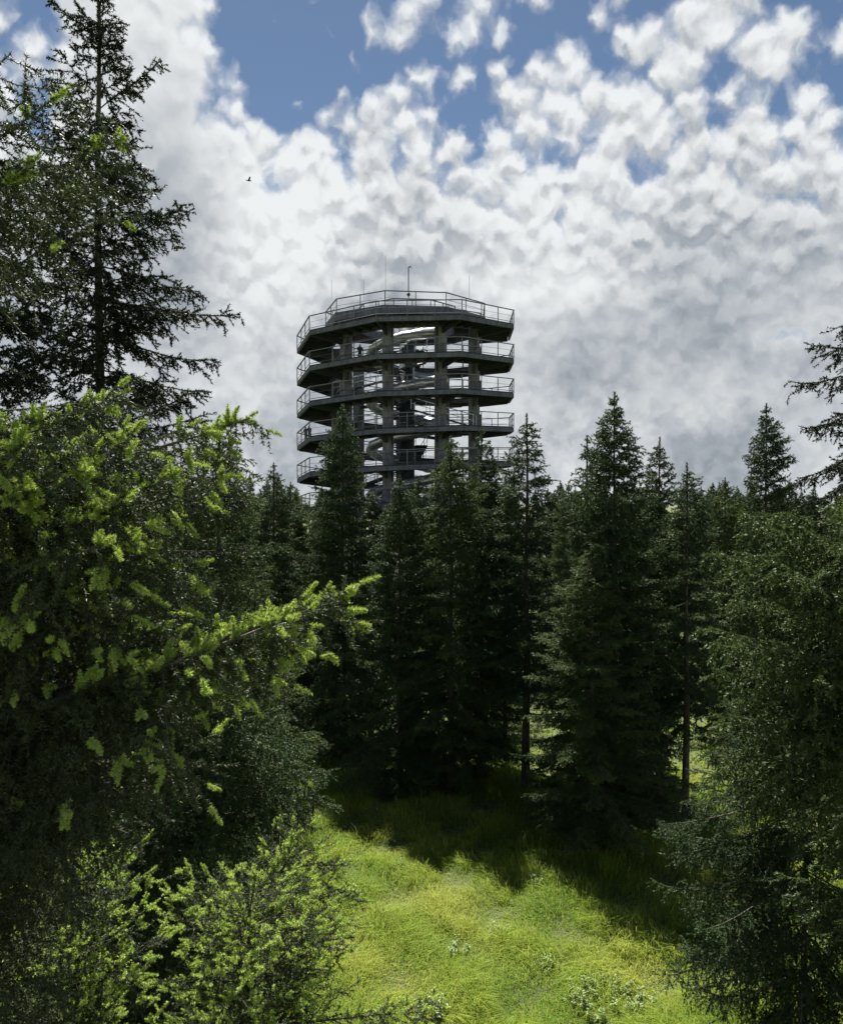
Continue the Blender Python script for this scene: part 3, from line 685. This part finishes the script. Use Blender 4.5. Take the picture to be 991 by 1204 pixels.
# columns with their cantilever arms
for kk_, a in enumerate(V8):
    cb = MB(); ztop = zb(a if a <= 107 else a - 360) + 0.35
    u_ = Vector((math.cos(R(a)), math.sin(R(a)), 0)); n_ = Vector((math.sin(R(a)), -math.cos(R(a)), 0))
    rr_ = 6.95; c_ = tp(a, rr_, 0)
    q = [c_ + u_ * s * 0.41 + n_ * t for s, t in ((-1, -0.42), (1, -0.42), (1, 0.42), (-1, 0.42))]
    cb.hexa([v + Vector((0, 0, -0.2)) for v in q], [v + Vector((0, 0, ztop)) for v in q])
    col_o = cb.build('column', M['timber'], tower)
    z = ztop - 0.35
    while z > 0.6:
        fx = MB()
        fx.hexa([tp(a, 6.7, z - 0.62) + u_ * -0.05, tp(a, 6.7, z - 0.62) + u_ * 0.05, tp(a, RO - 0.25, z - 0.10) + u_ * 0.05, tp(a, RO - 0.25, z - 0.10) - u_ * 0.05],
                [tp(a, 6.7, z + 0.42) + u_ * -0.05, tp(a, 6.7, z + 0.42) + u_ * 0.05, tp(a, RO - 0.25, z + 0.42) + u_ * 0.05, tp(a, RO - 0.25, z + 0.42) - u_ * 0.05])
        for sd_ in (-1, 1):                # steel shoe plates on the column
            o_ = tp(a, 6.95, z - 0.25) + u_ * (0.426 * sd_)
            fx.bar(o_ + Vector((0, 0, -0.5)), o_ + Vector((0, 0, 0.5)), 0.03, 0.6)
        fx.build('cantilever_arm', M['steel'], col_o)
        z -= PITCH
# top platform: a smaller ring, raised
ZP = 30.55
pl, pr, prail, pposts = MB(), MB(), MB(), []
for k in range(NS):
    a0, a1 = V8[k], V8[k] + ST; ro, ri = 8.0, 4.9
    q = [tp(a0, ro, ZP - 0.15), tp(a1, ro, ZP - 0.15), tp(a1, ri, ZP - 0.15), tp(a0, ri, ZP - 0.15)]
    pl.hexa(q, [v + Vector((0, 0, 0.15)) for v in q])
    for r_ in (ro + 0.06, ri):
        q = [tp(a0, r_, ZP - 0.72), tp(a1, r_, ZP - 0.72), tp(a1, r_ - 0.14, ZP - 0.72), tp(a0, r_ - 0.14, ZP - 0.72)]
        pr.hexa(q, [v + Vector((0, 0, 0.74)) for v in q])
    pr.bar(tp(a0, ri, ZP - 0.42), tp(a0, ro, ZP - 0.42), 0.3, 0.5)
    for r_ in (ro - 0.02, ri + 0.1):
        q0, q1 = tp(a0, r_, ZP), tp(a1, r_, ZP)
        prail.bar(q0 + Vector((0, 0, 1.25)), q1 + Vector((0, 0, 1.25)), 0.11, 0.08)
        for hz in (0.14, 0.62): prail.tube([q0 + Vector((0, 0, hz)), q1 + Vector((0, 0, hz))], 0.02, 5)
        pposts += [q0.lerp(q1, t) for t in (0.0, 0.5)]
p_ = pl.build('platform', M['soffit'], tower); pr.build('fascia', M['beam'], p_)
r_ = prail.build('railing', M['rail'], p_)
for q in pposts: post_at(q + Vector((0, 0, 0.04)), p_)
# core: mast, spiral stair and the steel slide winding round it
mb = MB(); mb.tube([(0, 0, -0.2), (0, 0, ZP - 0.2)], 0.75, 16); core = mb.build('core_mast', M['teal'], tower, True)
st = MB(); rise = 0.18; ang = 20; n_st = int((ZP - 0.4) / rise)
for i in range(n_st):
    a = i * ang; z = 0.1 + i * rise
    q = [tp(a, 0.7, z), tp(a, 1.9, z), tp(a + ang + 2, 1.9, z), tp(a + ang + 2, 0.7, z)]
    st.hexa(q, [v + Vector((0, 0, 0.05)) for v in q])
st.tube([tp(i * ang, 1.88, 1.1 + i * rise) for i in range(n_st)], 0.035, 5)
st.tube([tp(i * ang, 1.9, 0.1 + i * rise) for i in range(n_st)], 0.09, 5)
for i in range(0, n_st, 2): st.bar(tp(i * ang, 1.88, 0.1 + i * rise), tp(i * ang, 1.88, 1.1 + i * rise), 0.03, 0.03)
st.build('spiral_stair', M['teal'], tower)
sl = MB(); pts = [tp(55 - t * 5, 3.5, 29.3 - t * 5 / 360 * 4.6) for t in range(int(360 * 6.2 / 5))]
sl.tube(pts, [0.56 if i % 6 == 0 else 0.50 for i in range(len(pts))], 12); slide = sl.build('tube_slide', M['silver'], tower, True)
for tz_ in range(1, 9):                        # struts from the core out to the columns, with a landing bridge per storey
    sb = MB(); z = zb(76) - PITCH * tz_
    for a in (V8[(tz_ * 3) % NS], V8[(tz_ * 3 + 4) % NS]): sb.bar(tp(a, 0.3, z), tp(a, 6.9, z), 0.22, 0.3)
    ab = V8[(tz_ * 3 + 1) % NS] + 20; q0, q1 = tp(ab - 30, 2.1, z + 2.2), tp(ab + 12, 7.45, z + 0.35); sb.bar(q0, q1, 1.2, 0.16)
    bx_ = sb.build('bridge', M['soffit'], tower)
    rb = MB(); w_ = (q1 - q0).cross(Vector((0, 0, 1))).normalized() * 0.58
    for s in (-1, 1):
        rb.bar(q0 + w_ * s + Vector((0, 0, 1.15)), q1 + w_ * s + Vector((0, 0, 1.15)), 0.06, 0.06); rb.bar(q0 + w_ * s + Vector((0, 0, 0.6)), q1 + w_ * s + Vector((0, 0, 0.6)), 0.03, 0.03)
        for t in range(5): v = q0.lerp(q1, t / 4) + w_ * s; rb.bar(v, v + Vector((0, 0, 1.15)), 0.05, 0.05)
    rb.build('bridge_railing', M['silver'], bx_)
# mast with its instruments and the lightning rods
def rod(px, py0, py1, Y, rad):
    mb = MB(); a, b = P(px, py0, Y), P(px, py1, Y); off = Vector((TX, TY, 0)); mb.tube([a - off, b - off], rad, 6); return mb
mm = rod(480.3, 352, 315, 76.5, 0.05); b = P(480.3, 315, 76.5) - Vector((TX, TY, 0))
mm.bar(b, b + Vector((0.22, 0, 0.12)), 0.05, 0.05); mm.tube([b + Vector((-0.02, 0, 0)), b + Vector((0.3, 0, 0.0))], 0.03, 6)
mst = mm.build('weather_mast', M['steel'], tower)
bm = bmesh.new(); bmesh.ops.create_uvsphere(bm, u_segments=12, v_segments=8, radius=0.17); me = bpy.data.meshes.new('sensor'); bm.to_mesh(me); bm.free()
so_ = link('sensor', me, M['steel'], mst); so_.location = P(480.3, 347, 76.5) - Vector((TX, TY, 0))
for px, top_, Y in ((453.4, 302, 73.5), (390.2, 330, 79), (551.5, 324, 76), (428, 330, 88)):
    rod(px, 352, top_, Y, 0.016).build('lightning_rod', M['rail'], tower)

# ------------------------------------------------------------------ visitors on the ramp
def person(name, loc, rz, shirt, trousers, hair, stoop=0.0):
    J = {'pel': (0, 0, .92), 'waist': (0, stoop * .3, 1.08), 'chest': (0, stoop * .8, 1.30), 'neck': (0, stoop, 1.50), 'head': (0, stoop * 1.1 + .02, 1.60), 'crown': (0, stoop * 1.1 + .01, 1.74),
         'sl': (-.19, stoop * .9, 1.42), 'el': (-.25, stoop + .08, 1.16), 'wl': (-.16, stoop + .30, 1.10), 'hl': (-.14, stoop + .38, 1.10),
         'sr': (.19, stoop * .9, 1.42), 'er': (.25, stoop + .08, 1.16), 'wr': (.16, stoop + .30, 1.10), 'hr': (.14, stoop + .38, 1.10),
         'pl': (-.10, 0, .86), 'kl': (-.11, .03, .48), 'al': (-.11, -.01, .09), 'tl': (-.12, .16, .04), 'pr': (.10, 0, .86), 'kr': (.12, .02, .48), 'ar': (.13, -.02, .09), 'tr': (.15, .15, .04)}
    rad = {'pel': .15, 'waist': .13, 'chest': .155, 'neck': .06, 'head': .095, 'crown': .075, 'sl': .075, 'el': .05, 'wl': .036, 'hl': .042, 'sr': .075, 'er': .05, 'wr': .036, 'hr': .042,
           'pl': .095, 'kl': .065, 'al': .046, 'tl': .04, 'pr': .095, 'kr': .065, 'ar': .046, 'tr': .04}
    E_ = [('pel', 'waist'), ('waist', 'chest'), ('chest', 'neck'), ('neck', 'head'), ('head', 'crown'), ('chest', 'sl'), ('sl', 'el'), ('el', 'wl'), ('wl', 'hl'), ('chest', 'sr'), ('sr', 'er'), ('er', 'wr'), ('wr', 'hr'),
          ('pel', 'pl'), ('pl', 'kl'), ('kl', 'al'), ('al', 'tl'), ('pel', 'pr'), ('pr', 'kr'), ('kr', 'ar'), ('ar', 'tr')]
    ks = list(J); me = bpy.data.meshes.new('skeleton'); me.from_pydata([J[k] for k in ks], [(ks.index(a), ks.index(b)) for a, b in E_], [])
    tmp = bpy.data.objects.new('skeleton', me); C.objects.link(tmp); tmp.modifiers.new('skin', 'SKIN'); sub = tmp.modifiers.new('sub', 'SUBSURF'); sub.levels = 1; sub.render_levels = 1
    for i, k in enumerate(ks):
        sv = me.skin_vertices[0].data[i]; sv.radius = (rad[k], rad[k]); sv.use_root = (k == 'pel')
    dg = bpy.context.evaluated_depsgraph_get(); body = bpy.data.meshes.new_from_object(tmp.evaluated_get(dg)); bpy.data.objects.remove(tmp)
    body.materials.clear()
    for m_ in (trousers, shirt, M['skin'], hair): body.materials.append(m_)
    for f in body.polygons:
        c = f.center; r_xy = math.hypot(c.x, c.y - stoop)
        f.material_index = 3 if c.z > 1.66 or (c.z > 1.56 and c.y < stoop) else 2 if c.z > 1.50 or (c.y - stoop > 0.28 and c.z > 1.0) else 1 if c.z > 0.95 else 0
        f.use_smooth = True
    o = link(name, body); o.location = loc; o.rotation_euler = (0, 0, rz); return o
def on_ramp(phi, r, turn):
    """a standing spot on the ramp deck"""
    k = math.floor((phi - A0V) / ST); a0, a1 = A0V + ST * k, A0V + ST * (k + 1)
    t = (phi - a0) / ST; zz_ = (zb(a0) * (1 - t) + zb(a1) * t) - PITCH * turn + beam_h + deck_h
    return Vector((TX, TY, 0)) + tp(phi, r * math.cos(R(ST / 2)) / math.cos(R((phi - a0) - ST / 2)), zz_)
g_ = 'visitors on the spiral ramp'
pq = person('person', on_ramp(-88, RO - 0.75, 3), R(60), M['cloth_dark'], M['cloth_dark'], M['cloth_dark'], .05); tag(pq, 'left of two people in dark clothes at the ramp railing', 'person', g_)
pq = person('person', on_ramp(-84, RO - 1.0, 3), R(40), M['cloth_blue'], M['cloth_dark'], M['cloth_dark'], .08); tag(pq, 'right of two people standing together at the ramp railing', 'person', g_)
pq = person('person', on_ramp(-33, RI + 0.5, 1), R(200), M['cloth_dark'], M['cloth_dark'], M['cloth_dark'], .02); tag(pq, 'person in dark clothes on the second ramp below the top platform', 'person', g_)

# ------------------------------------------------------------------ a bird, far off in the sky
bl = P(293.5, 214, 70.0); bird = empty('bird', bl, R(35)); tag(bird, 'tiny dark bird flying in the clouds left of the tower', 'bird')
mb = MB(); mb.tube([(-.24, 0, .01), (-.16, 0, 0), (0, 0, 0), (.12, 0, .02), (.18, 0, .03), (.23, 0, .02)], [.03, .035, .06, .05, .035, .006], 8); mb.build('body', M['feather'], bird, True)
for s in (-1, 1):
    mb = MB(); mb.hexa([(.08, .03 * s, .03), (-.08, .03 * s, .03), (-.10, .24 * s, .13), (.05, .24 * s, .14)], [(.08, .03 * s, .045), (-.08, .03 * s, .045), (-.10, .24 * s, .14), (.05, .24 * s, .15)])
    mb.hexa([(.05, .24 * s, .14), (-.10, .24 * s, .13), (-.14, .46 * s, .16), (-.09, .50 * s, .17)], [(.05, .24 * s, .15), (-.10, .24 * s, .14), (-.14, .46 * s, .165), (-.09, .50 * s, .175)]); mb.build('wing', M['feather'], bird)

# ------------------------------------------------------------------ herbs and shrubs in the meadow
M['herb'] = mat('herb_leaf', build=leafy((0.12, 0.20, 0.045), (0.26, 0.33, 0.12), (0.22, 0.32, 0.06), 0.35, 0.4, 3.0))
M['grey_shrub'] = mat('shrub_leaf', build=leafy((0.10, 0.12, 0.06), (0.27, 0.28, 0.19), (0.16, 0.19, 0.08), 0.3, 0.5, 3.0))
def leaf_plant(name, seed, h, w, n_stem, n_leaf, ll, lw, m_):
    """broad-leaved plant: a cluster of stems, each carrying pointed leaves"""
    rg = np.random.default_rng(seed); root = empty(name, (0, 0, 0)); mb = MB(); Vs = []; ts = []
    for s in range(n_stem):
        a = rg.random() * 6.28; r = w * math.sqrt(rg.random()) * 0.5; b = np.array([r * math.cos(a), r * math.sin(a), -0.03]); hh = h * (0.55 + 0.6 * rg.random()) * (1 - 0.35 * r / (w * 0.5))
        tp_ = b + np.array([math.cos(a) * w * 0.2 * rg.random(), math.sin(a) * w * 0.2 * rg.random(), hh]); mb.tube([b, (b + tp_) / 2 + rg.normal(size=3) * 0.02, tp_], [0.008, 0.006, 0.003], 4)
        k = n_leaf; u = 0.2 + 0.8 * rg.random(k); p = b + (tp_ - b) * u[:, None]
        q = rg.normal(size=(k, 3)); q[:, 2] = np.abs(q[:, 2]) * 0.5 + 0.1; d = nrm(q); sd_ = nrm(np.cross(d, UP) + 1e-5); ln = ll * (0.6 + 0.7 * rg.random(k))[:, None]; dn = -UP * 0.25
        m0 = p + d * ln * 0.5; tpz = p + d * ln + dn * ln
        Vs += [np.stack([p, m0 + sd_ * lw * 0.5, m0 + UP * -0.004], 1), np.stack([p, m0 + UP * -0.004, m0 - sd_ * lw * 0.5], 1), np.stack([m0 + sd_ * lw * 0.5, tpz, m0 + UP * -0.004], 1), np.stack([m0 - UP * 0.004, tpz, m0 - sd_ * lw * 0.5], 1)]
        t_ = rg.random(k); ts += [t_] * 4
    mb.build('stem_cluster', M['twig'], root); link('foliage', tris_mesh(name, np.concatenate(Vs), np.concatenate(ts)), m_, root); return root
sh = leaf_plant('leafy_shrub', 1, 0.75, 1.7, 40, 26, 0.12, 0.05, M['herb'])
def put(o, px, py, sc_=1.0, rz=0.0, lift=0.0):
    Y = Y_ground(py); x = X_at(px, Y); o.location = (x, Y, gz(x, Y) + lift); o.scale = (sc_,) * 3; o.rotation_euler = (0, 0, rz); return o
put(sh, 712, 1178); tag(sh, 'pale broad leaved shrub in the sunny grass near the bottom', 'shrub')
g1 = leaf_plant('twiggy_shrub', 2, 0.65, 1.5, 46, 18, 0.07, 0.028, M['grey_shrub']); put(g1, 858, 1180); tag(g1, 'grey twiggy shrub at the foot of the dark right spruce', 'shrub')
g2 = copy_tree(g1); put(g2, 903, 1152, 1.0, 1.3); tag(g2, 'grey green shrub in the light between the right spruce and the grass', 'shrub')
hb = leaf_plant('meadow_herb', 3, 0.62, 0.55, 9, 16, 0.12, 0.05, M['herb'])
spots = [(437, 972, 1.5, 'tall pale herb at the top of the sunny grass beside the shade edge'), (472, 1030, .9, 'herb with pale leaves right on the left shade edge'), (632, 1045, .9, 'pale herb at the tip of the middle shadow'),
         (585, 1100, 1.0, 'leafy herb in the middle of the sunny meadow'), (735, 1105, .9, 'herb with shining leaves on the long right shade edge'), (772, 1120, 1.1, 'tallest herb along the right shade edge'),
         (410, 1068, 1.1, 'dark leaved herb beside the young spruce'), (540, 1128, 1.0, 'low round herb clump left of the broad leaved shrub'), (455, 1085, .8, 'small yellowish herb clump left in the meadow'),
         (655, 1000, .8, 'herb in deep shade under the short lit spruce'), (505, 1195, 1.4, 'leafy herb clump at the very bottom beside the young spruce'), (640, 1140, .9, 'small herb left of the pale shrub'), (770, 1190, 1.0, 'bright herb clump right of the pale shrub')]
for i, (px, py, s_, lb) in enumerate(spots):
    o = hb if i == 0 else copy_tree(hb); put(o, px, py, s_, i * 1.1); tag(o, lb, 'plant', 'herbs in the meadow')

# fallen dead bough, bottom right
Yb = 20.3; fb = empty('dead_bough', (X_at(905, Yb), Yb, gz(X_at(905, Yb), Yb))); tag(fb, 'bare dark forked dead bough lying low in the bottom right corner', 'branch')
off = fb.location
def bp(px, py, dY=0.0): v = P(px, py, Yb + dY) - off; return v
mb = MB(); mb.tube([bp(1040, 1150, .3), bp(992, 1186, .1), bp(972, 1200), bp(950, 1212, -.1)], [.055, .045, .04, .03], 8); bgh = mb.build('limb', M['deadwood'], fb, True)
for pts_ in ([bp(950, 1158, .2), bp(944, 1180, .1), bp(934, 1196), bp(918, 1206), bp(905, 1212)], [bp(938, 1192), bp(920, 1200, -.1), bp(900, 1204, -.2)], [bp(991, 1186, .1), bp(975, 1198), bp(962, 1212)], [bp(1000, 1180), bp(990, 1199), bp(970, 1206)]):
    mb = MB(); mb.tube(pts_, [.045 - .035 * i / (len(pts_) - 1) for i in range(len(pts_))], 6); mb.build('twig', M['deadwood'], fb, True)
